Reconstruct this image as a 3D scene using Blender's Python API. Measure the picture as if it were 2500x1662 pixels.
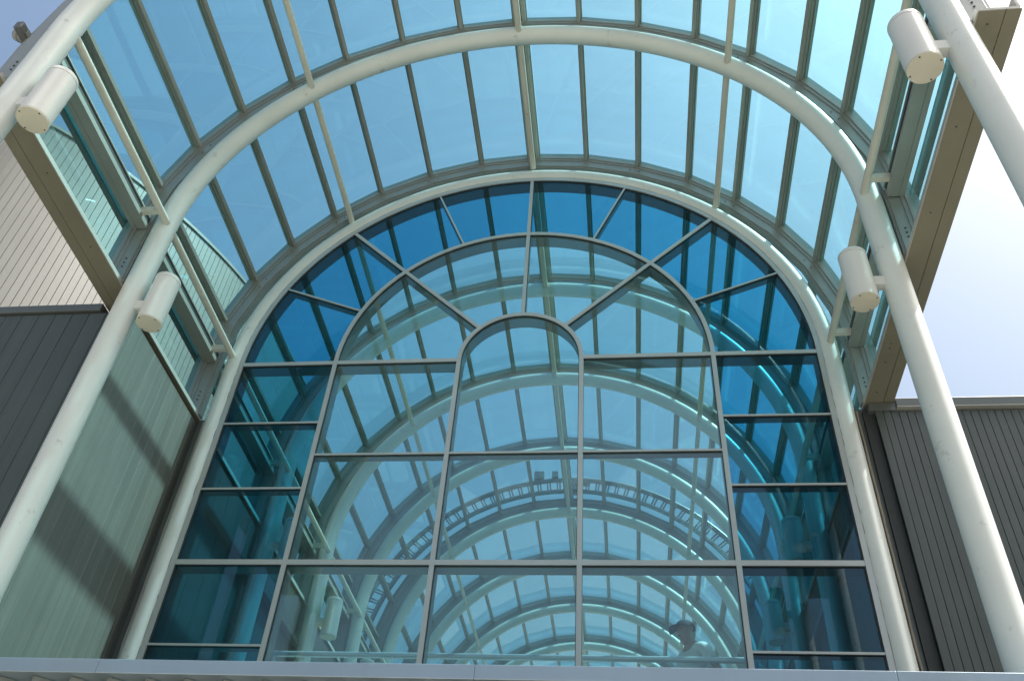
import bpy, bmesh, math, random
from mathutils import Vector, Matrix
random.seed(7)
R = math.radians
U = 4.0                      # one unit of the survey = 4 m (radius of the glazed end arch)
S = 9.893                    # height of the springing line above the ground
sc = bpy.context.scene
for o in list(bpy.data.objects): bpy.data.objects.remove(o)

# ------------------------------------------------------------------ camera
cd = bpy.data.cameras.new('camera'); cam = bpy.data.objects.new('camera', cd)
sc.collection.objects.link(cam); sc.camera = cam
cd.sensor_fit = 'HORIZONTAL'; cd.sensor_width = 36.0
cd.lens = 2202.11 / 2500 * 36.0
cd.clip_start = 0.05; cd.clip_end = 3000
rx = Vector((0.99297008, 0.10252762, 0.05914821))
ux = Vector((0.02623599, -0.67792182, 0.73466569))
fx = Vector((-0.11542138, 0.72794923, 0.675846))
cam.matrix_world = Matrix(((rx.x, ux.x, -fx.x, 1.3472), (rx.y, ux.y, -fx.y, 0.0),
                           (rx.z, ux.z, -fx.z, 1.6), (0, 0, 0, 1)))

# ------------------------------------------------------------------ sky, sun, exposure
SUN_E, SUN_AZ = 61.4, 0.0          # elevation; degrees from +X towards -Y
w = bpy.data.worlds.new('World'); sc.world = w; w.use_nodes = True
nt = w.node_tree; nt.nodes.clear()
sky = nt.nodes.new('ShaderNodeTexSky'); sky.sky_type = 'NISHITA'
sky.sun_disc = False; sky.sun_elevation = R(SUN_E); sky.sun_rotation = R(90 + SUN_AZ)
sky.altitude = 0; sky.air_density = 2.2; sky.dust_density = 10.0; sky.ozone_density = 7.0
bg = nt.nodes.new('ShaderNodeBackground'); bg.inputs['Strength'].default_value = 0.11
wo = nt.nodes.new('ShaderNodeOutputWorld')
nt.links.new(sky.outputs[0], bg.inputs['Color']); nt.links.new(bg.outputs[0], wo.inputs['Surface'])
sl = bpy.data.lights.new('sun', 'SUN'); sl.energy = 5.0; sl.angle = R(0.53); sl.color = (1.0, 0.96, 0.90)
so = bpy.data.objects.new('sun', sl); sc.collection.objects.link(so)
sd = Vector((math.cos(R(SUN_E)) * math.cos(R(SUN_AZ)), -math.cos(R(SUN_E)) * math.sin(R(SUN_AZ)), math.sin(R(SUN_E))))
so.rotation_euler = sd.to_track_quat('Z', 'Y').to_euler(); so.location = sd * 60
vs = sc.view_settings
vs.view_transform = 'Standard'; vs.look = 'None'; vs.gamma = 1.0; vs.use_curve_mapping = False
vs.exposure = 0.74
cy = sc.cycles
cy.max_bounces = 10; cy.diffuse_bounces = 4; cy.glossy_bounces = 4; cy.transmission_bounces = 4
cy.transparent_max_bounces = 40; cy.caustics_reflective = False; cy.caustics_refractive = False
cy.use_denoising = True; cy.sample_clamp_indirect = 6.0

# ------------------------------------------------------------------ materials
def mat(name): 
    m = bpy.data.materials.new(name); m.use_nodes = True; n = m.node_tree.nodes; n.clear()
    return m, n, m.node_tree.links
def N(n, t, **kw):
    x = n.new(t)
    for k, v in kw.items():
        if k in x.inputs: x.inputs[k].default_value = v
        else: setattr(x, k, v)
    return x
def painted(name, col, rough=0.45, metal=0.0, var=0.10, spots=None, spot_amt=0.0, streak=0.0, bump=0.02, spec=0.5,
            scale=1.6, rnd=0.0, spot_scale=9.0):
    """paint or coated metal: soft mottling, optional vertical streaks, optional rust / dirt specks, fine relief"""
    m, n, l = mat(name)
    out = n.new('ShaderNodeOutputMaterial'); b = n.new('ShaderNodeBsdfPrincipled')
    b.inputs['Roughness'].default_value = rough; b.inputs['Metallic'].default_value = metal
    b.inputs['Specular IOR Level'].default_value = spec
    tc = n.new('ShaderNodeTexCoord')
    geo = n.new('ShaderNodeNewGeometry')
    no = N(n, 'ShaderNodeTexNoise', Scale=scale, Detail=6.0, Roughness=0.6)
    l.new(geo.outputs['Position'], no.inputs['Vector'])
    ramp = N(n, 'ShaderNodeMapRange'); ramp.inputs['From Min'].default_value = 0.3; ramp.inputs['From Max'].default_value = 0.7
    ramp.inputs['To Min'].default_value = 1 - var; ramp.inputs['To Max'].default_value = 1 + var
    l.new(no.outputs['Fac'], ramp.inputs['Value'])
    last = ramp.outputs['Result']
    if streak:
        mp = N(n, 'ShaderNodeMapping'); mp.inputs['Scale'].default_value = (16, 16, 0.35)
        l.new(geo.outputs['Position'], mp.inputs['Vector'])
        n2 = N(n, 'ShaderNodeTexNoise', Scale=1.0, Detail=4.0); l.new(mp.outputs['Vector'], n2.inputs['Vector'])
        r2 = N(n, 'ShaderNodeMapRange'); r2.inputs['From Min'].default_value = 0.3; r2.inputs['From Max'].default_value = 0.7
        r2.inputs['To Min'].default_value = 1 - streak; r2.inputs['To Max'].default_value = 1 + streak
        l.new(n2.outputs['Fac'], r2.inputs['Value'])
        mm = N(n, 'ShaderNodeMath', operation='MULTIPLY'); l.new(last, mm.inputs[0]); l.new(r2.outputs['Result'], mm.inputs[1]); last = mm.outputs[0]
    if rnd:
        oi = n.new('ShaderNodeObjectInfo'); r3 = N(n, 'ShaderNodeMapRange')
        r3.inputs['To Min'].default_value = 1 - rnd; r3.inputs['To Max'].default_value = 1 + rnd
        l.new(oi.outputs['Random'], r3.inputs['Value'])
        mm = N(n, 'ShaderNodeMath', operation='MULTIPLY'); l.new(last, mm.inputs[0]); l.new(r3.outputs['Result'], mm.inputs[1]); last = mm.outputs[0]
    vm = N(n, 'ShaderNodeVectorMath', operation='SCALE'); vm.inputs[0].default_value = col
    l.new(last, vm.inputs['Scale'])
    colout = vm.outputs['Vector']
    if spots:
        n3 = N(n, 'ShaderNodeTexNoise', Scale=spot_scale, Detail=8.0, Roughness=0.75); l.new(geo.outputs['Position'], n3.inputs['Vector'])
        r4 = N(n, 'ShaderNodeMapRange'); r4.inputs['From Min'].default_value = 0.60; r4.inputs['From Max'].default_value = 0.72
        r4.inputs['To Min'].default_value = 0; r4.inputs['To Max'].default_value = spot_amt
        l.new(n3.outputs['Fac'], r4.inputs['Value'])
        mx = N(n, 'ShaderNodeMix', data_type='RGBA'); l.new(r4.outputs['Result'], mx.inputs['Factor'])
        l.new(colout, mx.inputs['A']); mx.inputs['B'].default_value = (*spots, 1); colout = mx.outputs['Result']
    l.new(colout, b.inputs['Base Color'])
    if bump:
        n4 = N(n, 'ShaderNodeTexNoise', Scale=14.0, Detail=3.0); l.new(geo.outputs['Position'], n4.inputs['Vector'])
        bp = N(n, 'ShaderNodeBump', Strength=bump, Distance=0.05); l.new(n4.outputs['Fac'], bp.inputs['Height']); l.new(bp.outputs['Normal'], b.inputs['Normal'])
    l.new(b.outputs[0], out.inputs['Surface'])
    return m
def glass(name, tint, f0=0.04, dirt=0.012, wave=0.0, streak=(1.1, 1.1, 1.1)):
    """flat architectural glass: tinted see-through sheet, sharp Schlick reflection, a trace of dust"""
    m, n, l = mat(name)
    out = n.new('ShaderNodeOutputMaterial')
    tr = n.new('ShaderNodeBsdfTransparent'); tr.inputs['Color'].default_value = (*tint, 1)
    oi = n.new('ShaderNodeObjectInfo'); rr_ = N(n, 'ShaderNodeMapRange')
    rr_.inputs['To Min'].default_value = 0.965; rr_.inputs['To Max'].default_value = 1.0
    l.new(oi.outputs['Random'], rr_.inputs['Value'])
    sv = N(n, 'ShaderNodeVectorMath', operation='SCALE'); sv.inputs[0].default_value = tint; l.new(rr_.outputs['Result'], sv.inputs['Scale'])
    l.new(sv.outputs['Vector'], tr.inputs['Color'])
    gl = n.new('ShaderNodeBsdfGlossy'); gl.inputs['Roughness'].default_value = 0.0; gl.inputs['Color'].default_value = (0.9, 0.97, 1, 1)
    lw = n.new('ShaderNodeLayerWeight'); lw.inputs['Blend'].default_value = 0.5
    p = N(n, 'ShaderNodeMath', operation='POWER'); l.new(lw.outputs['Facing'], p.inputs[0]); p.inputs[1].default_value = 5.0
    ma = N(n, 'ShaderNodeMath', operation='MULTIPLY_ADD'); l.new(p.outputs[0], ma.inputs[0]); ma.inputs[1].default_value = 1 - f0; ma.inputs[2].default_value = f0
    mx = n.new('ShaderNodeMixShader'); l.new(ma.outputs[0], mx.inputs['Fac']); l.new(tr.outputs[0], mx.inputs[1]); l.new(gl.outputs[0], mx.inputs[2])
    df = n.new('ShaderNodeBsdfDiffuse'); df.inputs['Color'].default_value = (0.55, 0.58, 0.58, 1)
    geo = n.new('ShaderNodeNewGeometry')
    tcg = n.new('ShaderNodeTexCoord'); mpg = N(n, 'ShaderNodeMapping'); mpg.inputs['Scale'].default_value = streak
    l.new(tcg.outputs['Object'], mpg.inputs['Vector'])
    ad = N(n, 'ShaderNodeVectorMath', operation='ADD'); l.new(mpg.outputs['Vector'], ad.inputs[0])
    cx_ = n.new('ShaderNodeCombineXYZ'); m7 = N(n, 'ShaderNodeMath', operation='MULTIPLY'); m7.inputs[1].default_value = 37.0
    l.new(oi.outputs['Random'], m7.inputs[0]); l.new(m7.outputs[0], cx_.inputs['X']); l.new(cx_.outputs[0], ad.inputs[1])
    no = N(n, 'ShaderNodeTexNoise', Scale=1.0, Detail=6.0); l.new(ad.outputs['Vector'], no.inputs['Vector'])
    mr = N(n, 'ShaderNodeMapRange'); mr.inputs['From Min'].default_value = 0.35; mr.inputs['From Max'].default_value = 0.75
    mr.inputs['To Min'].default_value = dirt * 0.3; mr.inputs['To Max'].default_value = dirt * 2.6
    l.new(no.outputs['Fac'], mr.inputs['Value'])
    m2 = n.new('ShaderNodeMixShader'); l.new(mr.outputs['Result'], m2.inputs['Fac']); l.new(mx.outputs[0], m2.inputs[1]); l.new(df.outputs[0], m2.inputs[2])
    if wave:
        n2 = N(n, 'ShaderNodeTexNoise', Scale=0.7, Detail=1.0); l.new(geo.outputs['Position'], n2.inputs['Vector'])
        bp = N(n, 'ShaderNodeBump', Strength=wave, Distance=0.1); l.new(n2.outputs['Fac'], bp.inputs['Height']); l.new(bp.outputs['Normal'], gl.inputs['Normal'])
    l.new(m2.outputs[0], out.inputs['Surface'])
    return m
M = {}
M['white'] = painted('white_paint', (0.70, 0.74, 0.71), 0.36, var=0.05, spots=(0.20, 0.13, 0.08), spot_amt=0.5, bump=0.015, spot_scale=4.0)
M['tie'] = painted('cream_paint', (0.62, 0.60, 0.52), 0.42, var=0.07, spots=(0.24, 0.16, 0.09), spot_amt=0.75, bump=0.02, spot_scale=7.0)
M['lamp'] = painted('lamp_paint', (0.72, 0.73, 0.70), 0.4, var=0.03, bump=0.01)
M['lampcover'] = painted('lamp_cover', (0.66, 0.63, 0.51), 0.5, var=0.05)
M['alu'] = painted('mill_aluminium', (0.33, 0.35, 0.335), 0.42, metal=0.35, var=0.08, bump=0.01)
M['bar'] = painted('glazing_bar_aluminium', (0.30, 0.305, 0.275), 0.45, metal=0.2, var=0.08, bump=0.01)
M['mullion'] = painted('mullion_aluminium', (0.50, 0.53, 0.52), 0.38, metal=0.3, var=0.05, bump=0.008)
M['boxsec'] = painted('inner_mullion_box', (0.155, 0.165, 0.165), 0.45, metal=0.3, var=0.05, bump=0.008)
M['shadeclad'] = painted('shaded_inner_cladding', (0.050, 0.054, 0.050), 0.5, var=0.06, streak=0.08, bump=0.02)  # darker copy of the cladding, the hall's shade is put into its colour
M['soffit'] = painted('soffit_sheet', (0.205, 0.194, 0.140), 0.6, var=0.08, spots=(0.22, 0.19, 0.14), spot_amt=0.35)
M['lip'] = painted('gutter_lip', (0.42, 0.42, 0.39), 0.45, metal=0.2, var=0.06)
M['clad'] = painted('dark_cladding', (0.078, 0.092, 0.085), 0.45, metal=0.15, var=0.06, streak=0.10, rnd=0.05, bump=0.02, spec=0.6)
M['sunclad'] = painted('sunlit_return_cladding', (0.150, 0.150, 0.133), 0.5, metal=0.25, var=0.06, streak=0.16, rnd=0.04, bump=0.02, spec=0.6)  # lighter copy of the dark cladding, extra sunlight put into its colour
M['cladback'] = painted('cladding_joint', (0.055, 0.062, 0.058), 0.7)
M['pale'] = painted('pale_cladding', (0.160, 0.160, 0.146), 0.5, var=0.05, streak=0.05, rnd=0.03, bump=0.02)
M['coping'] = painted('coping_metal', (0.42, 0.50, 0.57), 0.28, metal=0.6, var=0.05, spots=(0.28, 0.20, 0.14), spot_amt=0.25, bump=0.015, spot_scale=1.7)
M['capping'] = painted('parapet_cap', (0.13, 0.145, 0.14), 0.4, metal=0.3, var=0.06)
M['corr'] = painted('corrugated_sheet', (0.30, 0.33, 0.32), 0.4, metal=0.2, var=0.06, streak=0.05)
M['seal'] = painted('sealant', (0.30, 0.255, 0.20), 0.8, var=0.2, spots=(0.16, 0.10, 0.06), spot_amt=0.9, bump=0.3, spot_scale=11.0)
M['bead'] = painted('grey_sealant', (0.20, 0.20, 0.17), 0.8, var=0.25, spots=(0.10, 0.07, 0.05), spot_amt=0.6, spot_scale=11.0)
M['dark'] = painted('gasket_and_shade', (0.03, 0.034, 0.034), 0.6)  # real gaskets, and dark strips whose colour stands in for shade
M['rail'] = painted('steel_rail', (0.55, 0.58, 0.62), 0.3, metal=0.6, var=0.05)
M['gantry'] = painted('gantry_steel', (0.17, 0.19, 0.20), 0.35, metal=0.5, var=0.08)
M['screw'] = painted('screw_head', (0.07, 0.07, 0.065), 0.5, metal=0.5)
M['floor'] = painted('pale_floor', (0.28, 0.27, 0.25), 0.6, var=0.05)
M['ground'] = painted('concrete_paving', (0.27, 0.258, 0.225), 0.85, var=0.12, scale=0.35, spots=(0.2, 0.19, 0.17), spot_amt=0.4, spot_scale=0.8, bump=0.1)
M['skin'] = painted('skin', (0.40, 0.24, 0.17), 0.5, var=0.05, bump=0.0)
M['shirt'] = painted('white_cotton', (0.82, 0.83, 0.84), 0.8, var=0.03, bump=0.05)
M['cap'] = painted('navy_cloth', (0.03, 0.032, 0.05), 0.8, var=0.05)
M['trouser'] = painted('grey_denim', (0.10, 0.11, 0.14), 0.85, var=0.08)
M['shoe'] = painted('dark_leather', (0.03, 0.028, 0.025), 0.5)
M['eye'] = painted('eye', (0.02, 0.015, 0.012), 0.2)
M['roofglass'] = glass('roof_glass', (0.70, 0.940, 0.965), 0.035, 0.013, wave=0.03, streak=(1.2, 4.5, 1.0))
M['tint'] = glass('blue_tinted_glass', (0.26, 0.66, 0.80), 0.055, 0.006, wave=0.02)
M['clear'] = glass('green_clear_glass', (0.81, 0.94, 0.95), 0.085, 0.012, wave=0.02)
M['spandrel'] = glass('dark_blue_glass', (0.12, 0.30, 0.42), 0.05, 0.012)

# ------------------------------------------------------------------ helpers
LOC = {}
def W(p): return (p[0] * U, p[1] * U, p[2] * U + S)          # survey units -> metres
def link(o): sc.collection.objects.link(o); return o
def thing(name, label, cat, base=(0, 0, 0), group=None, kind=None):
    o = link(bpy.data.objects.new(name, None)); o.location = base; LOC[o] = Vector(base)
    o.empty_display_size = 0.3
    tag(o, label, cat, group, kind); return o
def tag(o, label=None, cat=None, group=None, kind=None):
    if label: o['label'] = label
    if cat: o['category'] = cat
    if group: o['group'] = group
    if kind: o['kind'] = kind
    return o
def mesh(name, V, F, m, smooth=False):
    me = bpy.data.meshes.new(name); me.from_pydata([tuple(v) for v in V], [], F); me.materials.append(m)
    if smooth: me.polygons.foreach_set('use_smooth', [True] * len(me.polygons))
    me.update(); return me
def put(name, me, parent=None, at=(0, 0, 0), rot=(0, 0, 0)):
    """link mesh me as ONE object; `at` is a world position, converted to the parent's frame"""
    o = link(bpy.data.objects.new(name, me)); at = Vector(at); LOC[o] = at
    if parent is not None:
        o.parent = parent; o.location = at - LOC[parent]
    else: o.location = at
    o.rotation_euler = rot
    return o
class G:
    """collects simple solids"""
    def __init__(s): s.V = []; s.F = []
    def add(s, V, F):
        k = len(s.V); s.V += [tuple(v) for v in V]; s.F += [tuple(i + k for i in f) for f in F]; return s
    def box(s, a, b):
        x0, y0, z0 = (min(a[i], b[i]) for i in range(3)); x1, y1, z1 = (max(a[i], b[i]) for i in range(3))
        return s.add([(x0, y0, z0), (x1, y0, z0), (x1, y1, z0), (x0, y1, z0), (x0, y0, z1), (x1, y0, z1), (x1, y1, z1), (x0, y1, z1)],
                     [(0, 3, 2, 1), (4, 5, 6, 7), (0, 1, 5, 4), (1, 2, 6, 5), (2, 3, 7, 6), (3, 0, 4, 7)])
    def prism(s, prof, axis_pts):
        """prof: list of (a,b) ; axis_pts: list of functions mapping (a,b) to xyz (rings)"""
        n = len(prof); rings = [[f(a, b) for a, b in prof] for f in axis_pts]
        V = [v for r in rings for v in r]; F = []
        for i in range(len(rings) - 1):
            for j in range(n):
                F.append((i * n + j, i * n + (j + 1) % n, (i + 1) * n + (j + 1) % n, (i + 1) * n + j))
        F.append(tuple(range(n - 1, -1, -1))); F.append(tuple((len(rings) - 1) * n + j for j in range(n)))
        return s.add(V, F)
    def tube(s, path, r, seg=20, caps=True, up=None):
        P = [Vector(p) for p in path]; rings = []; prev = None
        for i, p in enumerate(P):
            t = (P[min(i + 1, len(P) - 1)] - P[max(i - 1, 0)]).normalized()
            if prev is None:
                a = Vector(up) if up else (Vector((0, 0, 1)) if abs(t.z) < 0.9 else Vector((0, 1, 0)))
            else: a = prev
            a = (a - t * a.dot(t)).normalized(); b = t.cross(a); prev = a
            rr = r[i] if isinstance(r, (list, tuple)) else r
            rings.append([p + (a * math.cos(2 * math.pi * k / seg) + b * math.sin(2 * math.pi * k / seg)) * rr for k in range(seg)])
        V = [v for q in rings for v in q]; F = []
        for i in range(len(rings) - 1):
            for j in range(seg):
                F.append((i * seg + j, i * seg + (j + 1) % seg, (i + 1) * seg + (j + 1) % seg, (i + 1) * seg + j))
        if caps:
            F.append(tuple(range(seg - 1, -1, -1))); F.append(tuple((len(rings) - 1) * seg + j for j in range(seg)))
        return s.add(V, F)
    def make(s, name, m, parent=None, at=None, smooth=False, world=True):
        """vertices are world coordinates; object origin = at (default parent's origin)"""
        base = Vector(at) if at is not None else (LOC[parent] if parent is not None else Vector((0, 0, 0)))
        V = [Vector(v) - base for v in s.V] if world else s.V
        me = mesh(name, V, s.F, m, smooth)
        bm = bmesh.new(); bm.from_mesh(me); bmesh.ops.recalc_face_normals(bm, faces=bm.faces)
        if smooth:
            for e in bm.edges:
                if len(e.link_faces) == 2 and e.calc_face_angle(0) > R(38): e.smooth = False
        bm.to_mesh(me); bm.free()
        return put(name, me, parent, base)
def bevel(o, wd, seg=2):
    md = o.modifiers.new('edge', 'BEVEL'); md.width = wd; md.segments = seg; md.limit_method = 'ANGLE'
    return o
ORD = ['first', 'second', 'third', 'fourth', 'fifth', 'sixth', 'seventh', 'eighth', 'ninth', 'tenth', 'eleventh', 'twelfth']
Y0, DY = 1.045, 0.6705
NA = 12
yk = lambda k: Y0 + DY * k if k != 2 else 2.347      # the third arch carries the end wall
RT, ZT, RO = 1.066, 0.029, 0.0345          # steel arch: centre-line radius, rise of its centre, pipe radius

# ------------------------------------------------------------------ ground
g = G(); s_ = 600
g.box((-s_, -s_, -0.3), (s_, s_, 0)); tag(g.make('ground', M['ground']), 'pale concrete ground below the glazed hall', 'ground', kind='structure')

# ------------------------------------------------------------------ steel arches with their tie tubes
def arch_path(y, RT=RT, ZT=ZT):
    P = [(RT, y, z) for z in (-S / U + 0.0, -1.6, -0.8, -0.3, -0.05)]
    P += [(RT * math.cos(R(a)), y, ZT + RT * math.sin(R(a))) for a in [i * 180 / 72 for i in range(73)]]
    P += [(-RT, y, z) for z in (-0.05, -0.3, -0.8, -1.6, -S / U)]
    return [W(p) for p in P]
ARCH_GROUP = 'white tubular steel arches of the glazed hall'
for k in range(NA):
    y = yk(k)
    lab = ['white tubular arch at the open front end, cropped at the top', 'complete white tubular arch across the open canopy, nearest whole hoop',
           'white tubular arch framing the arched glass end wall'][k] if k < 3 else 'white tubular arch seen through the end wall glass, %s behind it' % ORD[k - 3]
    t = thing('steel_arch', lab, 'arch', W((0, y, -S / U)), ARCH_GROUP)
    G().tube(arch_path(y) if k != 2 else arch_path(y, 1.043, .002), RO * U, 28, up=(0, 1, 0)).make('arch_tube', M['white'], t, smooth=True)
    for sx in (-1, 1):
        G().tube([W((sx * RT, y, -S / U)), W((sx * RT, y, -S / U + 0.012))], 0.055 * U, 24).make('base_plate', M['white'], t)
    y2 = yk(k + 1) if k < NA - 1 else y + 0.1
    for i, a in enumerate((0, 45, 90, 135, 180)):
        ca, sa = math.cos(R(a)), math.sin(R(a)); X, Z = 1.048 * ca, 0.034 + 1.052 * sa
        if k < NA - 1:
            # the far end dips on to the near face of the next arch
            ya, yb = y + RO * 0.55, y2 - RO * 0.72
            tt = G().tube([W((X, ya, Z)), W((X, yb - 0.02, Z)), W((X, yb, Z - 0.002))], 0.0118 * U, 14).make('tie_tube', M['tie'], t, smooth=True)
            if a in (0, 180):
                for yy in ((y2 - 0.075),):
                    s = 1 if a == 0 else -1
                    G().box(W((s * 1.0480, yy - 0.008, 0.025)), W((s * 1.1120, yy + .008, 0.046))).make('bracket', M['tie'], tt)

# ------------------------------------------------------------------ barrel roof
roof = thing('vaulted_glass_roof', 'long barrel vaulted roof of blue glass panes between grey bars', 'roof', W((0, Y0, 0)))
RB = 1.145                                        # inner face of the glazing bars
NB = 16; STEP = 180 / NB
DYb = DY - 0.050                                  # clear length of bars between transverse frames
# bar profile: x across, z radial from inner face (units)
def bar_profile(double=False):
    one = [(-.0062, 0), (.0062, 0), (.0062, .010), (.0085, .010), (.0085, .021), (.0118, .021), (.0118, .0265), (.0085, .0265), (.0085, .038),
           (-.0085, .038), (-.0085, .0265), (-.0118, .0265), (-.0118, .021), (-.0085, .021), (-.0085, .010), (-.0062, .010)]
    return one
def bar_mesh(name, double, extra=1.0):
    g = G()
    for dx in ((-.0175, .0175) if double else (0,)):
        pr = [((a * extra + dx) * U, b * U) for a, b in bar_profile()]
        g.prism(pr, [lambda a, b: (a, -DYb * U / 2, b), lambda a, b: (a, DYb * U / 2, b)])
    if double:
        g.box((-.0112 * U, -DYb * U / 2, .030 * U), (.0112 * U, DYb * U / 2, .036 * U))
    me = mesh(name, g.V, g.F, M['bar'])
    bm = bmesh.new(); bm.from_mesh(me); bmesh.ops.recalc_face_normals(bm, faces=bm.faces); bm.to_mesh(me); bm.free()
    return me
me_bar, me_bar2 = bar_mesh('glazing_bar', False), bar_mesh('double_glazing_bar', True)
RG = 1.168; half = R(STEP / 2)
chord = 2 * RG * math.sin(half)
def pane_mesh(name, wx, wy, th, m):
    g = G().box((-wx / 2, -wy / 2, -th / 2), (wx / 2, wy / 2, th / 2))
    me = mesh(name, g.V, g.F, m); return me
me_pane = pane_mesh('glass_pane', (chord - 0.0205) * U, (DYb + 0.004) * U, 0.010, M['roofglass'])
for k in range(NA - 1):
    ym = (yk(k) + yk(k + 1)) / 2; sy = (yk(k + 1) - yk(k) - .050) / DYb
    for i in range(1, NB):
        th = R(i * STEP); dbl = i == NB // 2
        r = RB
        put('glazing_bar', me_bar2 if dbl else me_bar, roof, W((r * math.cos(th), ym, r * math.sin(th))), (0, math.pi / 2 - th, 0)).scale.y = sy
    for i in range(NB):
        th = R((i + .5) * STEP); ap = RG * math.cos(half)
        jx, jy = random.gauss(0, 0.0012), random.gauss(0, 0.0012)
        put('glass_pane', me_pane, roof, W((ap * math.cos(th), ym, ap * math.sin(th))), (jx, math.pi / 2 - th + jy, 0)).scale.y = sy
# transverse frames, faceted, running over every arch
sec = [(-.014, 1.1035), (.014, 1.1035), (.014, 1.110), (.0205, 1.110), (.0205, 1.1425), (.0245, 1.1425), (.0245, 1.1535), (.0285, 1.1535), (.0285, 1.181),
       (.024, 1.181), (.024, 1.190), (-.024, 1.190), (-.024, 1.181),
       (-.0285, 1.181), (-.0285, 1.1535), (-.0245, 1.1535), (-.0245, 1.1425), (-.0205, 1.1425), (-.0205, 1.110), (-.014, 1.110)]
sec0 = [(-.006, 1.1035), (.014, 1.1035), (.014, 1.110), (.0205, 1.110), (.0205, 1.1425), (.0245, 1.1425), (.0245, 1.1535), (.0285, 1.1535), (.0285, 1.181),
        (.024, 1.181), (.024, 1.189), (.014, 1.189), (.013, 1.172), (.0065, 1.1705), (.0035, 1.166), (.0035, 1.157), (-.003, 1.1545), (-.006, 1.151)]
ZG = -0.222                                       # underside of the eaves gutters
for k in range(NA):
    y = yk(k); rings = []
    rings.append(lambda a, b: W((b, y + a, ZG + .008)))
    for i in range(NB + 1):
        th = R(i * STEP)
        rings.append(lambda a, b, th=th: W((b * math.cos(th), y + a, b * math.sin(th))))
    rings.append(lambda a, b: W((-b, y + a, ZG + .008)))
    fr = G().prism(sec0 if k == 0 else sec, rings).make('transverse_frame', M['alu'], roof)
    if k < 3:
        g = G()
        for sgn in (-1, 1):
            for j in range(3):
                z = -.12 - .018 * j
                g.tube([W((sgn * 1.127, y - (.006 if k == 0 else .0205), z)), W((sgn * 1.127, y - (.008 if k == 0 else .0225), z))], 0.0028 * U, 8)
            for a in (22.5, 45.0, 67.5):
                for j in (-1, 1):
                    c_, s_2 = math.cos(R(a + j * 1.1)), math.sin(R(a + j * 1.1)); q = 1.124
                    g.tube([W((sgn * q * c_, y - (.006 if k == 0 else .0205), q * s_2)), W((sgn * q * c_, y - (.008 if k == 0 else .0225), q * s_2))], 0.0022 * U, 8)
        g.make('bolt', M['screw'], fr)
# vertical side panes, dark strip under the springing bar
zt, zb_ = 0.0115, -0.200
me_side = pane_mesh('side_pane', (zt - zb_) * U, (DYb + .004) * U, 0.010, M['roofglass'])
for k in range(NA - 1):
    ym = (yk(k) + yk(k + 1)) / 2; sy = (yk(k + 1) - yk(k) - .050) / DYb
    for sgn in (-1, 1):
        put('side_pane', me_side, roof, W((sgn * 1.166, ym, (zt + zb_) / 2)), (0, math.pi / 2, 0)).scale.y = sy
g1, g2, g3 = G(), G(), G(); hb = DYb / 2 * U
g1.box((-.0245 * U, -hb, 0), (.0075 * U, hb, .017 * U)); g1.box((.0085 * U, -hb, 0), (.0240 * U, hb, .017 * U)); g1.box((-.0200 * U, -hb, .0172 * U), (.0240 * U, hb, .0200 * U))
g2.box((-.0205 * U, -hb, .0202 * U), (.0240 * U, hb, .0400 * U))  # beam's inner face, its shade painted in as a dark strip
g3.box((-.0245 * U, -hb, .0402 * U), (.0240 * U, hb, .0450 * U))
me_sp = [mesh(n_, g_.V, g_.F, m_) for n_, g_, m_ in (('springing_beam', g1, M['bar']), ('shaded_face_strip', g2, M['dark']), ('sill_cap', g3, M['bar']))]
for k in range(NA - 1):
    ym = (yk(k) + yk(k + 1)) / 2; sy = (yk(k + 1) - yk(k) - .050) / DYb
    for sgn in (-1, 1):
        at_ = W((sgn * 1.1305, ym, .012)); top_ = None
        for me_ in me_sp:
            o_ = put(me_.name, me_, roof if top_ is None else top_, at_, (0, 0, (0 if sgn > 0 else math.pi) if top_ is None else 0))
            if top_ is None: top_ = o_; o_.scale.y = sy
# cable rail running outside along the springing, on short stand-offs
for sgn in (-1, 1):
    rl = bevel(G().box(W((sgn * 1.186, Y0 - .02, .040)), W((sgn * 1.207, yk(NA - 1), .068))).make('outer_rail', M['boxsec'], roof), .01)
    for k in range(NA):
        G().box(W((sgn * 1.1815, yk(k) + .002, .044)), W((sgn * 1.1855, yk(k) + .020, .062))).make('stand_off', M['alu'], rl)
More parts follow.
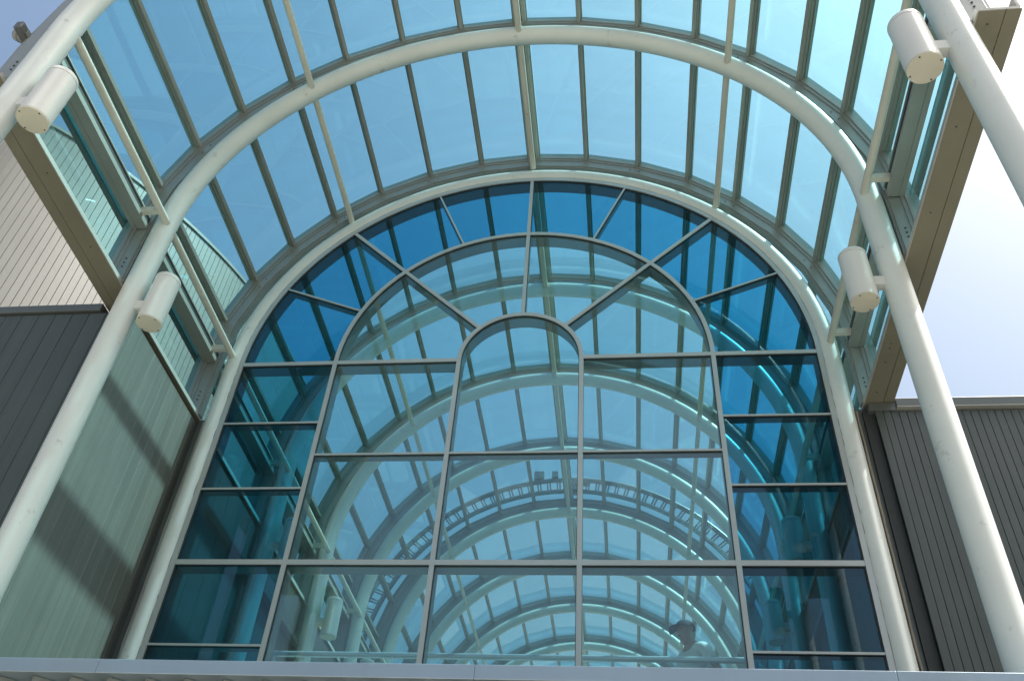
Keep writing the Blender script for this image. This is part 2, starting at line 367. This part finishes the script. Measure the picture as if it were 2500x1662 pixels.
# eaves gutters: soffit sheets with open joints
for sgn in (-1, 1):
    yA, yB = Y0 - .030, yk(NA - 1)
    gt = thing('gutter', None, None, W((sgn * 1.15, yA, ZG))); gt.parent = roof; gt.location = LOC[gt] - LOC[roof]
    if sgn < 0: gt['label'] = 'left eaves gutter with olive soffit sheets'
    else: gt['label'] = 'right eaves gutter with olive soffit sheets and white sky beside it'
    g = G()
    g.box(W((sgn * 1.1122, yA, ZG + .004)), W((sgn * 1.196, yB, ZG + .012)))
    g.box(W((sgn * 1.193, yA, ZG + .012)), W((sgn * 1.199, yB, ZG + .052)))
    g.make('gutter_trough', M['lip'], gt)
    G().box(W((sgn * 1.1085, yA, ZG - .001)), W((sgn * 1.1120, yB, ZG + .013))).make('gutter_lip', M['lip'], gt)
    for k in range(NA - 1):
        ya = yA if k == 0 else yk(k) + .3865
        ye = yk(k + 1) + .385 if k < NA - 2 else yB
        sh = bevel(G().box(W((sgn * 1.1123, ya, ZG)), W((sgn * 1.1665, ye, ZG + .004))).make('soffit_sheet', M['soffit'], gt), .003)
        bevel(G().box(W((sgn * 1.1680, ya, ZG + .0005)), W((sgn * 1.2000, ye, ZG + .004))).make('outer_soffit_strip', M['soffit'], gt), .003)
        if k < 3:
            g = G()
            for yy in [ya + .03 + j * (ye - ya - .06) / 4 for j in range(5)] + [ye - .05]:
                g.tube([W((sgn * 1.137, yy, ZG + .001)), W((sgn * 1.137, yy, ZG - .0012))], .0022 * U, 8)
            g.make('screw', M['screw'], sh)

# ------------------------------------------------------------------ arched glass end wall
YF = 2.3225                                       # front of the mullions
fac = thing('glass_end_wall', 'arched glass end wall with fanlight mullions, blue border panes and clear centre', 'glass wall', W((0, YF, -1.6)))
R2, R1 = 0.6591, 0.2138
Z1, Z2, Z3, Z4, ZC, ZM, ZB = 0.0, -0.2657, -0.5268, -1.0435, -0.398, -0.7866, -1.62
A1, A2 = 44.6, 67.3
def ring_rings(sec_len=None, leg=ZB, n=48):
    rr = [lambda a, b: W((a, YF + b, leg)), lambda a, b: W((a, YF + b, 0))]
    rr += [(lambda a, b, th=R(180 * i / n): W((a * math.cos(th), YF + b, a * math.sin(th)))) for i in range(1, n)]
    rr += [lambda a, b: W((-a, YF + b, 0)), lambda a, b: W((-a, YF + b, leg))]
    return rr
def sm(o): return o
# outer frame ring and its shadow gap against the steel arch
G().prism([(.9995, 0), (1.0160, 0), (1.0160, .05), (.9995, .05)], ring_rings(n=72)).make('outer_frame', M['mullion'], fac)
G().prism([(.9955, .004), (.9993, .004), (.9993, .062), (.9955, .062)], ring_rings(n=72)).make('glazing_gasket', M['dark'], fac)
def arch_mullion(r, wd, name):
    m_ = G().prism([(r - wd / 2, 0), (r + wd / 2, 0), (r + wd / 2, .010), (r - wd / 2, .010)], ring_rings()).make(name, M['mullion'], fac)
    G().prism([(r - wd / 2 + .001, .0102), (r + wd / 2 - .001, .0102), (r + wd / 2 - .001, .066), (r - wd / 2 + .001, .066)], ring_rings()).make('box_section', M['boxsec'], m_)
    G().prism([(r - wd / 2 - .0018, .003), (r - wd / 2 - .0002, .003), (r - wd / 2 - .0002, .012), (r - wd / 2 - .0018, .012)], ring_rings()).make('gasket', M['dark'], m_)
    return m_
arch_mullion(R2, .0150, 'arched_mullion'); arch_mullion(R1, .0150, 'arched_mullion')
def bar_between(p, q, wd, name, depth):
    """straight member in the wall plane from p to q (x,z)"""
    p, q = Vector((p[0], p[1])), Vector((q[0], q[1])); d = (q - p).normalized(); nn = Vector((-d.y, d.x)) * wd / 2
    def ringat(c): return lambda a, b: W((c.x + nn.x * a, YF + .0006 + b, c.y + nn.y * a))
    m_ = G().prism([(-1, 0), (1, 0), (1, .010), (-1, .010)], [ringat(p), ringat(q)]).make(name, M['mullion'], fac)
    G().prism([(-.86, .0102), (.86, .0102), (.86, depth), (-.86, depth)], [ringat(p), ringat(q)]).make('box_section', M['boxsec'], m_)
    G().prism([(-1.25, .003), (-1.02, .003), (-1.02, .012), (-1.25, .012)] if d.x > 0 else [(1.02, .003), (1.25, .003), (1.25, .012), (1.02, .012)],
              [ringat(p), ringat(q)]).make('gasket', M['dark'], m_)
    return m_
pol = lambda r, a: (r * math.cos(R(a)), r * math.sin(R(a)))
for a in (A1, 90, 180 - A1):
    bar_between(pol(R1 + .0076, a), pol(R2 - .0076, a), .0135, 'radial_mullion', .060)
    bar_between(pol(R2 + .0076, a), pol(.9990, a), .0135, 'radial_mullion', .060)
for a in (22.7, A2, 180 - A2, 180 - 22.7):
    bar_between(pol(R2 + .0076, a), pol(.9990, a), .0068, 'slim_radial_bar', .040)
e = .0076
for z, wd, dp, spans in [(Z1, .0150, .062, [(-.9990, -R2 - e), (-R2 + e, -R1 - e), (R1 + e, R2 - e), (R2 + e, .9990)]),
                         (Z2, .0066, .040, [(-.9990, -R2 - e), (R2 + e, .9990)]), (Z3, .0066, .040, [(-.9990, -R2 - e), (R2 + e, .9990)]),
                         (ZC, .0070, .040, [(-R2 + e, -R1 - e), (-R1 + e, R1 - e), (R1 + e, R2 - e)]),
                         (ZM, .0165, .062, [(-.9990, -R2 - e), (-R2 + e, -R1 - e), (-R1 + e, R1 - e), (R1 + e, R2 - e), (R2 + e, .9990)]),
                         (Z4, .0066, .040, [(-.9990, -R2 - e), (R2 + e, .9990)]),
                         (-1.30, .0165, .062, [(-.9990, -R2 - e), (-R2 + e, -R1 - e), (-R1 + e, R1 - e), (R1 + e, R2 - e), (R2 + e, .9990)])]:
    for a, b in spans: bar_between((a, z), (b, z), wd, 'transom', dp)
# panes
GY0, GY1 = YF + .0075, YF + .0098
def pane_poly(pts, m):
    prof = pts
    g = G().prism(prof, [lambda a, b: W((a, GY0, b)), lambda a, b: W((a, GY1, b))])
    jy = random.gauss(0, .0008)
    o = g.make('glass_pane', m, fac); return o
def sector(r0, r1, a0, a1, m, n=10):
    t = .004
    pts = [(pol(r1 - t, a0 + (a1 - a0) * i / n)) for i in range(n + 1)]
    pts += [pol(r0 + t, a1 + (a0 - a1) * i / n) for i in range(n + 1)]
    pane_poly(pts, m)
br = [0, 22.7, A1, A2, 90, 180 - A2, 180 - A1, 180 - 22.7, 180]
for i in range(8): sector(R2, .999, br[i] + .12, br[i + 1] - .12, M['tint'])
mr_ = [0, A1, 90, 180 - A1, 180]
for i in range(4): sector(R1, R2, mr_[i] + .25, mr_[i + 1] - .25, M['clear'])
def rect(x0, x1, z0, z1, m): t = .0025; pane_poly([(x0 + t, z0 + t), (x1 - t, z0 + t), (x1 - t, z1 - t), (x0 + t, z1 - t)], m)
pane_poly([pol(R1 - .004, 180 * i / 24) for i in range(25)] + [(-R1 + .004, ZC + .003), (R1 - .004, ZC + .003)], M['clear'])
zs = [Z1, Z2, Z3, ZM, Z4, -1.30, ZB]
for i in range(6):
    for a, b in ((-.998, -R2), (R2, .998)): rect(a, b, zs[i + 1], zs[i], M['tint'])
zs = [Z1, ZC, ZM, -1.30, ZB]
for i in range(4):
    for a, b in ((-R2, -R1), (-R1, R1), (R1, R2)):
        if i == 0 and a == -R1: continue
        rect(a, b, zs[i + 1], zs[i], M['clear'])
for sgn in (-1, 1):
    G().box(W((sgn * 1.070, YF + .032, -1.62)), W((sgn * (1.109 if sgn < 0 else 1.102), YF + .060, ZG - .004))).make('jamb_flashing', M['capping'], fac)
    P = [W((sgn * (1.0865 + random.uniform(-.001, .001)), YF + .027, -1.62 + i * .0345)) for i in range(41)]
    G().tube(P, [.0036 * U * random.uniform(.8, 1.2) for _ in P], 8).make('sealant_strip', M['seal'] if sgn > 0 else M['lip'], fac, smooth=True)
    P = [W((sgn * (1.0185 + random.uniform(-.0006, .0006)), YF + .0035, -1.62 + i * .0200)) for i in range(82)]
    G().tube(P, [.0026 * U * random.uniform(.7, 1.25) for _ in P], 6).make('sealant_bead', M['seal'] if sgn > 0 else M['bead'], fac, smooth=True)
P = [W((1.0183 * math.cos(R(t_)), YF + .0035, 1.0183 * math.sin(R(t_)))) for t_ in range(0, 181, 2)]
G().tube(P, [.0022 * U * random.uniform(.85, 1.15) for _ in P], 6, up=(0, 1, 0)).make('sealant_bead', M['bead'], fac, smooth=True)

# ------------------------------------------------------------------ flanking buildings in vertical metal planks
def plank_mesh(name, wd, h, m, d=.006, gap=.0006):
    """upright plank, front face at local -y, foot at z=0, chamfered long edges"""
    w2 = (wd / 2 - gap) * U; h *= U; d *= U; c = .0009 * U
    prof = [(-w2, d), (-w2, c), (-w2 + c, 0), (w2 - c, 0), (w2, c), (w2, d)]
    g = G().prism(prof, [lambda a, b: (a, b, 0), lambda a, b: (a, b, h)])
    me = mesh(name, g.V, g.F, m)
    bm = bmesh.new(); bm.from_mesh(me); bmesh.ops.recalc_face_normals(bm, faces=bm.faces); bm.to_mesh(me); bm.free()
    return me
ZW = ZG - .003                                    # top of the flanking walls, tucked under the gutters
HB = ZW + S / U
YL, YR, XW = 1.79, 2.330, 1.1175
lb = thing('clad_building', 'grey metal clad building left of the glass hall, dark front and sunlit side return', 'building', W((-1.6, YL, -S / U)))
body = G()
body.box(W((-XW - .012, YL + .012, -S / U)), W((-4.2, 8.6, ZW - .02)))
body.make('wall', M['cladback'], lb)
me_l = plank_mesh('cladding_plank', .0540, HB - .03, M['clad'])
n = 15
for i in range(n):
    put('front_plank', me_l, lb, W((-XW - .010 - .0540 * (i + .5), YL, -S / U)))
big = G()
for i in range(n, 56):
    x = -XW - .010 - .0540 * (i + .5); big.box(W((x - .0258, YL, -S / U)), W((x + .0258, YL + .006, ZW - .03)))
tag(big.make('far_front_plank', M['clad'], lb), kind='stuff')
me_r = plank_mesh('return_plank', .0475, HB - .012, M['sunclad'])
for i in range(13):
    put('return_plank', me_r, lb, W((-XW, YL + .012 + .0475 * (i + .5), -S / U)), (0, 0, math.pi / 2))
G().box(W((-XW + .001, YL - .004, -S / U)), W((-XW - .010, YL + .012, ZW - .012))).make('corner_trim', M['clad'], lb)
c_ = bevel(G().box(W((-1.2015, YL - .008, ZW - .024)), W((-4.2, YL + .05, ZW + .004))).make('parapet_cap', M['capping'], lb), .008)
rb = thing('clad_building', 'dark grey plank clad building right of the glass hall below white sky', 'building', W((1.6, YR, -S / U)))
G().box(W((1.162, YR + .024, -S / U)), W((4.2, 8.6, ZW - .02))).make('wall', M['cladback'], rb)
me_q = plank_mesh('cladding_plank', .0236, HB - .03, M['clad'], gap=.0006)
for i in range(28):
    put('front_plank', me_q, rb, W((1.136 + .0236 * (i + .5), YR, -S / U)))
big = G()
for i in range(28, 128):
    x = 1.136 + .0236 * (i + .5); big.box(W((x - .0111, YR, -S / U)), W((x + .0111, YR + .006, ZW - .03)))
tag(big.make('far_front_plank', M['clad'], rb), kind='stuff')
G().box(W((1.1023, YR + .014, -S / U)), W((1.1355, YR + .022, ZW - .012))).make('corner_trim', M['dark'], rb)  # trim coloured dark to stand in for the shadow strip beside the planks
bevel(G().box(W((1.2015, YR - .012, ZW - .020)), W((4.2, YR + .05, ZW + .014))).make('parapet_cap', M['capping'], rb), .01)
G().box(W((1.2015, YR - .0145, ZW - .0235)), W((4.2, YR + .04, ZW - .0205))).make('cap_drip_edge', M['lip'], rb)
G().box(W((1.120, YR - .006, ZW - .030)), W((1.2005, YR + .05, ZW))).make('cap_return', M['capping'], rb)
# inner side walls of the hall
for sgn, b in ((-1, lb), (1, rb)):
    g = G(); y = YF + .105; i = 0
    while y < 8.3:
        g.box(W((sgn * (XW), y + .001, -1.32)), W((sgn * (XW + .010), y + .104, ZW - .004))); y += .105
    tag(g.make('inner_plank', M['shadeclad'], b), kind='stuff')
    bevel(G().box(W((sgn * (XW - .028), YF + .12, -.432)), W((sgn * (XW - .0005), 8.2, -.412))).make('wall_ledge', M['boxsec'], b), .004)

# pale curved building beyond the left one
pts = [(-2.12, 1.815), (-1.96, 1.93), (-1.75, 2.18), (-1.55, 2.54), (-1.42, 2.92), (-1.36, 3.4), (-1.34, 4.0)]
ZP = 1.0
fine = []
def cat(p0, p1, p2, p3, t):
    return tuple(.5 * ((2 * p1[i]) + (-p0[i] + p2[i]) * t + (2 * p0[i] - 5 * p1[i] + 4 * p2[i] - p3[i]) * t * t + (-p0[i] + 3 * p1[i] - 3 * p2[i] + p3[i]) * t ** 3) for i in (0, 1))
ext = [(2 * pts[0][0] - pts[1][0], 2 * pts[0][1] - pts[1][1])] + pts + [(2 * pts[-1][0] - pts[-2][0], 2 * pts[-1][1] - pts[-2][1])]
for i in range(len(pts) - 1):
    for j in range(12): fine.append(cat(ext[i], ext[i + 1], ext[i + 2], ext[i + 3], j / 12))
fine.append(pts[-1])
cum = [0]
for a, b in zip(fine, fine[1:]): cum.append(cum[-1] + math.hypot(b[0] - a[0], b[1] - a[1]))
def at_len(s):
    for i in range(len(cum) - 1):
        if cum[i + 1] >= s:
            t = (s - cum[i]) / (cum[i + 1] - cum[i]); return (fine[i][0] + (fine[i + 1][0] - fine[i][0]) * t, fine[i][1] + (fine[i + 1][1] - fine[i][1]) * t)
    return fine[-1]
pb = thing('pale_building', 'pale beige plank clad building with curved wall behind the left grey one', 'building', W((-2.0, 2.6, -S / U)))
pw = .027; npk = int(cum[-1] / pw)
me_p = plank_mesh('cladding_plank', pw, ZP - ZG + .2, M['pale'], gap=.00045)
for i in range(npk):
    a, b = at_len(i * pw), at_len((i + 1) * pw); ang = math.atan2(b[1] - a[1], b[0] - a[0])
    put('cladding_plank', me_p, pb, W(((a[0] + b[0]) / 2, (a[1] + b[1]) / 2, ZG - .2)), (0, 0, ang))
g = G(); off = .008
def inn(i, d):
    a, b = fine[max(i - 1, 0)], fine[min(i + 1, len(fine) - 1)]; t = Vector((b[0] - a[0], b[1] - a[1])).normalized(); return (fine[i][0] - t.y * d, fine[i][1] + t.x * d)
g.prism([(off, ZG - .2), (.10, ZG - .2), (.10, ZP - .004), (off, ZP - .004)], [(lambda d, z, i=i: W((*inn(i, d), z))) for i in range(len(fine))])
g.make('wall_core', M['clad'], pb)
G().prism([(-.006, ZP - .010), (.11, ZP - .010), (.11, ZP + .006), (-.006, ZP + .006)], [(lambda d, z, i=i: W((*inn(i, d), z))) for i in range(len(fine))]).make('coping', M['pale'], pb)

# ------------------------------------------------------------------ entrance canopy in front
cn = thing('entrance_canopy', 'low entrance canopy edge with flat metal coping over zigzag corrugated sheet', 'canopy', W((0, 1.60, -1.75)))
yc0, zc0, zc1 = 1.585, -1.4285, -1.4010
for a, b in ((-2.2, -.66), (-.6597, .065), (.0653, .80), (.8003, 2.2)):
    if b > 0 and a < 0: pass
    bevel(G().box(W((a, yc0, zc0)), W((b, 1.70, zc1))).make('coping_sheet', M['coping'], cn), .005)
per = .0765; prof = []
x = -2.2; i = 0
V = []; F = []
g = G()
xs = []
while x < 2.2: xs += [(x, .045), (x + per * .42, .004), (x + per * .45, .004)]; x += per
for (xa, da), (xb, db) in zip(xs, xs[1:]):
    g.add([W((xa, 1.598 + da, -1.80)), W((xb, 1.598 + db, -1.80)), W((xb, 1.598 + db, zc0 - .0012)), W((xa, 1.598 + da, zc0 - .0012))], [(0, 1, 2, 3)])
co = g.make('corrugated_sheet', M['corr'], cn)
sm_ = co.modifiers.new('thickness', 'SOLIDIFY'); sm_.thickness = .004; sm_.offset = 1
G().box(W((-2.2, 1.66, -1.80)), W((2.2, 2.30, -1.47))).make('canopy_body', M['clad'], cn)

# ------------------------------------------------------------------ floor inside, handrail
fl = G().box(W((-1.09, 2.42, -1.33)), W((1.09, 8.6, -1.30))).make('floor', M['floor']); tag(fl, 'upper gallery floor inside the hall', 'floor', kind='structure')
hr = thing('handrail', 'horizontal steel tube handrail just inside the end wall', 'handrail', W((0, 2.5, -1.30)))
G().tube([W((-.70, 2.5, -.9905)), W((.70, 2.5, -.9905))], .0088 * U, 16).make('rail', M['rail'], hr, smooth=True)
for x in (-.695, .695):
    G().tube([W((x, 2.5, -1.30)), W((x, 2.5, -.992))], .0075 * U, 12).make('post', M['rail'], hr, smooth=True)

# ------------------------------------------------------------------ cylinder lamps on the arch legs
def lamp_parts():
    rr, hh = .0365 * U, .172 * U
    g = G().tube([(0, 0, 0), (0, 0, hh - .012 * U)], rr, 36); ho = ('housing', mesh('housing', g.V, g.F, M['lamp']))
    g = G().tube([(0, 0, hh - .0105 * U), (0, 0, hh), (0, 0, hh + .004 * U)], [rr * 1.01, rr * 1.01, rr * .93], 36); cp = ('top_cap', mesh('top_cap', g.V, g.F, M['lamp']))
    g = G().tube([(0, 0, -.0045 * U), (0, 0, -.0004 * U)], rr * .985, 36); cv = ('bottom_cover', mesh('bottom_cover', g.V, g.F, M['lampcover']))
    g = G()
    for a in (45, 135, 225, 315):
        x, y = rr * .86 * math.cos(R(a + 12)), rr * .86 * math.sin(R(a + 12)); g.tube([(x, y, -.0046 * U), (x, y, -.0060 * U)], .0017 * U, 8)
    sc_ = ('screw', mesh('screw', g.V, g.F, M['screw']))
    g = G().box((rr * .96, -.012 * U, .050 * U), (.0635 * U, .012 * U, .080 * U)); bk = ('bracket', mesh('bracket', g.V, g.F, M['lamp']))
    for nm, me in (ho, cp, cv, sc_, bk):
        bm = bmesh.new(); bm.from_mesh(me); bmesh.ops.recalc_face_normals(bm, faces=bm.faces)
        for f in bm.faces: f.smooth = True
        for e2 in bm.edges:
            if len(e2.link_faces) == 2 and e2.calc_face_angle(0) > R(38): e2.smooth = False
        bm.to_mesh(me); bm.free()
    return ho, cp, cv, sc_, bk
LP = lamp_parts()
where = {0: 'on the frontmost arch, largest lamp on its side', 1: 'on the second arch, outside the glass end wall',
         3: 'on the first arch behind the end wall glass', 4: 'on the second arch behind the end wall glass',
         5: 'on the third arch behind the end wall glass'}
for k in (0, 1, 3, 4, 5):
    for sgn in (-1, 1):
        t = thing('cylinder_lamp', 'white cylinder lamp on the %s leg, %s' % ('left' if sgn < 0 else 'right', where[k]), 'lamp',
                  W((sgn * .9735, yk(k), -.376)), 'cylinder lamps on the arch legs')
        t.rotation_euler = (0, 0, 0 if sgn > 0 else math.pi)
        par = {}
        for nm, me in LP:
            if nm == 'screw': o = put(nm, me, par['bottom_cover'], LOC[t])
            else: o = put(nm, me, t, LOC[t])
            par[nm] = o

# ------------------------------------------------------------------ maintenance gantry over the roof
yg = 5.0
gn = thing('roof_gantry', 'curved ladder shaped maintenance gantry arching over the glass roof outside', 'gantry', W((0, yg, 0)))
def garc(r): return [W((r * math.cos(R(a)), yg, r * math.sin(R(a)))) for a in range(6, 175, 2)]
G().tube(garc(1.300), .0165 * U, 14, up=(0, 1, 0)).make('outer_rail', M['gantry'], gn, smooth=True)
G().tube(garc(1.212), .0150 * U, 14, up=(0, 1, 0)).make('inner_rail', M['gantry'], gn, smooth=True)
g = G().tube([(0, 0, 1.222 * U), (0, 0, 1.288 * U)], .0052 * U, 8); me_rung = mesh('rung', g.V, g.F, M['gantry'], True)
a = 9.0
while a < 172:
    for da in (-.40, .40):
        put('rung', me_rung, gn, W((0, yg, 0)), (0, R(90 - a - da), 0))
    a += 2.9
for x, wd, nm in ((-.197, .034, 'control_box'), (-.092, .021, 'control_box')):
    bevel(G().box(W((x - wd, yg - .03, 1.296 + (0.0 if x < -.15 else .012))), W((x + wd, yg + .03, 1.352))).make(nm, M['gantry'], gn), .01)
g = G(); g.box(W((.02, yg - .04, 1.20)), W((.085, yg + .03, 1.262))); g.box(W((.045, yg - .06, 1.235)), W((.13, yg - .02, 1.25)))
g.make('drive_motor', M['gantry'], gn)
for a in (6, 174):
    c0, s0 = math.cos(R(a)), math.sin(R(a))
    G().tube([W((1.30 * c0, yg, 1.30 * s0)), W((1.212 * c0, yg, 1.212 * s0)), W((1.19 * c0, yg, -.165))], .012 * U, 10).make('end_post', M['gantry'], gn)

# small pipe stub on the roof edge, top left
vp = thing('roof_vent_pipe', 'short dark pipe stub standing out beyond the roof edge against the sky', 'pipe', W((-1.24, 1.15, .17)))
G().tube([W((-1.19, 1.15, .135)), W((-1.345, 1.15, .240))], .017 * U, 16).make('pipe', M['bar'], vp)
G().tube([W((-1.335, 1.15, .2335)), W((-1.352, 1.15, .2448))], .0195 * U, 16).make('collar', M['alu'], vp)
G().box(W((-1.26, 1.13, .20)), W((-1.25, 1.17, .245))).make('bracket', M['bar'], vp)

# ------------------------------------------------------------------ person behind the handrail
def skin_mesh(name, verts, edges, radii, m, sub=2, root=0):
    me = bpy.data.meshes.new(name); me.from_pydata(verts, edges, [])
    o = bpy.data.objects.new(name, me); sc.collection.objects.link(o)
    o.modifiers.new('skin', 'SKIN'); o.modifiers.new('sub', 'SUBSURF').levels = sub
    sv = me.skin_vertices[0].data
    for i, r in enumerate(radii):
        sv[i].radius = (r, r) if not isinstance(r, tuple) else r; sv[i].use_root = (i == root)
    dg = bpy.context.evaluated_depsgraph_get(); dg.update()
    out = bpy.data.meshes.new_from_object(o.evaluated_get(dg)); bpy.data.objects.remove(o)
    out.name = name; out.materials.clear(); out.materials.append(m)
    out.polygons.foreach_set('use_smooth', [True] * len(out.polygons)); return out
class SK:
    def __init__(s): s.V = []; s.E = []; s.Rr = []
    def v(s, p, r, par=None):
        s.V.append(p); s.Rr.append(r)
        if par is not None: s.E.append((par, len(s.V) - 1))
        return len(s.V) - 1
    def chain(s, par, *pr):
        for p, r in pr: par = s.v(p, r, par)
        return par
# local frame: +z up, faces -y, feet at 0; -x is the person's right
k = SK()
pel = k.v((0, .02, .95), .125)
sp = k.chain(pel, ((0, .01, 1.10), .118), ((0, .0, 1.26), .130)); ch = k.chain(sp, ((0, .01, 1.40), .125))
nk = k.chain(ch, ((0, -.02, 1.50), .064), ((0, -.055, 1.545), .060))
hd = k.chain(nk, ((0, -.105, 1.570), .072), ((0, -.100, 1.630), .092), ((0, -.092, 1.690), .088), ((0, -.088, 1.725), .055))
k.chain(nk + 0, ((0, -.155, 1.525), .038))                      # jaw and chin
no = k.chain(hd - 2, ((0, -.200, 1.606), .014), ((0, -.214, 1.590), .013))
for sx in (-1, 1): k.chain(hd - 2, ((sx * .094, -.088, 1.612), .019))
hands = {}
for sx, elbow, wrist in ((-1, (-.27, -.06, 1.13), (-.21, -.27, 1.02)), (1, (.30, .10, 1.13), (.25, -.10, .96))):
    s_ = k.chain(ch, ((sx * .10, .01, 1.43), .080), ((sx * .175, .01, 1.415), .066))
    e_ = k.chain(s_, (((sx * .23), .02, 1.28), .049), (elbow, .041))
    ev, wv = Vector(elbow), Vector(wrist); mid = ev.lerp(wv, .4)
    w_ = k.chain(e_, (tuple(mid), .039), (wrist, .027))
    d = (wv - ev).normalized(); side = Vector((sx * -1, 0, 0)); side = (side - d * side.dot(d)).normalized(); nrm = d.cross(side)
    pm = k.chain(w_, (tuple(wv + d * .045), .030), (tuple(wv + d * .085), .030))
    for j, (off, ln) in enumerate(((-.028, .062), (-.010, .075), (.009, .070), (.027, .055))):
        p0 = wv + d * .092 + side * off; p1 = p0 + d * ln * .55 + nrm * .008 * -1; p2 = p1 + d * ln * .42 + nrm * -.022
        k.chain(pm, (tuple(p0), .0105), (tuple(p1), .0088), (tuple(p2), .0075))
    p0 = wv + d * .040 + side * .030
    k.chain(pm - 1, (tuple(p0), .0125), (tuple(p0 + side * .022 + d * .030), .0105), (tuple(p0 + side * .026 + d * .058 + nrm * -.01), .0085))
for sx in (-1, 1):
    k.chain(pel, ((sx * .09, .02, .86), .092), ((sx * .11, .0, .50), .062), ((sx * .11, .03, .28), .055), ((sx * .115, .04, .09), .040),
            ((sx * .12, -.03, .045), .040), ((sx * .125, -.14, .035), .030))
pe = thing('person', 'person in navy cap and white t-shirt standing behind the handrail, head turned to the left', 'person', W((.535, 2.592, -1.30)))
pe.rotation_euler = (0, 0, R(-52))
PS = 1.055
def pput(nm, me, par=pe):
    o = put(nm, me, par, LOC[pe]); o.scale = (PS, PS, PS) if par is pe else (1, 1, 1); return o
body = pput('body', skin_mesh('body', k.V, k.E, k.Rr, M['skin']))
k2 = SK()
a = k2.v((0, .02, .93), .142); b = k2.chain(a, ((0, .01, 1.08), .138), ((0, .0, 1.26), .150)); c = k2.chain(b, ((0, .01, 1.39), .140)); d0 = k2.chain(c, ((0, .004, 1.475), .085))
for sx, elbow in ((-1, (-.27, -.06, 1.13)), (1, (.30, .10, 1.13))):
    k2.chain(c, ((sx * .10, .01, 1.425), .096), ((sx * .175, .01, 1.415), .084), ((sx * .222, .018, 1.30), .074), ((sx * .245, sx * .04, 1.235), .072))
pput('t_shirt', skin_mesh('t_shirt', k2.V, k2.E, k2.Rr, M['shirt']))
k3 = SK(); a = k3.v((0, .02, .96), .138)
for sx in (-1, 1): k3.chain(a, ((sx * .09, .02, .86), .106), ((sx * .11, .0, .50), .082), ((sx * .11, .03, .28), .076), ((sx * .115, .035, .09), .074))
pput('trousers', skin_mesh('trousers', k3.V, k3.E, k3.Rr, M['trouser']))
for sx in (-1, 1):
    k4 = SK(); a = k4.v((sx * .115, .05, .05), .050); k4.chain(a, ((sx * .12, -.04, .047), .047), ((sx * .125, -.16, .038), .038))
    pput('shoe', skin_mesh('shoe', k4.V, k4.E, k4.Rr, M['shoe']))
# cap: crown dome and curved brim
g = G(); nA, nR = 24, 7; cx, cyy, cz = 0, -.092, 1.655
for i in range(nR + 1):
    ph = R(90 * i / nR)
    for j in range(nA):
        th = 2 * math.pi * j / nA; g.V.append((cx + .106 * math.cos(ph) ** .8 * math.cos(th), cyy + .118 * math.cos(ph) ** .8 * math.sin(th), cz + .098 * math.sin(ph)))
for i in range(nR):
    for j in range(nA): g.F.append((i * nA + j, i * nA + (j + 1) % nA, (i + 1) * nA + (j + 1) % nA, (i + 1) * nA + j))
cap_ = pput('cap', mesh('cap', g.V, g.F, M['cap'], True))
g = G()
for i in range(13):
    th = R(-155 + 130 * i / 12); t2 = (i - 6) / 6
    for rr_, dz in ((.104, .010), (.178, -.022)):
        for zz in (0, .006): g.V.append((rr_ * math.cos(th) * .98, cyy + rr_ * 1.12 * math.sin(th), cz + dz + zz - .018 * t2 * t2))
for i in range(12):
    o_ = i * 4; p_ = o_ + 4
    g.F += [(o_, p_, p_ + 2, o_ + 2), (o_ + 1, o_ + 3, p_ + 3, p_ + 1), (o_ + 2, p_ + 2, p_ + 3, o_ + 3), (o_, o_ + 1, p_ + 1, p_)]
bo = put('brim', mesh('brim', g.V, g.F, M['cap'], True), cap_, LOC[pe])
for sx in (-1, 1):
    g = G(); g.tube([(sx * .034, -.182, 1.622), (sx * .034, -.190, 1.622)], .011, 10); put('eye', mesh('eye', g.V, g.F, M['eye'], True), body, LOC[pe])
g = G(); g.tube([(-.024, -.186, 1.548), (0, -.196, 1.547), (.024, -.186, 1.548)], .005, 8); put('mouth', mesh('mouth', g.V, g.F, M['cap'], True), body, LOC[pe])
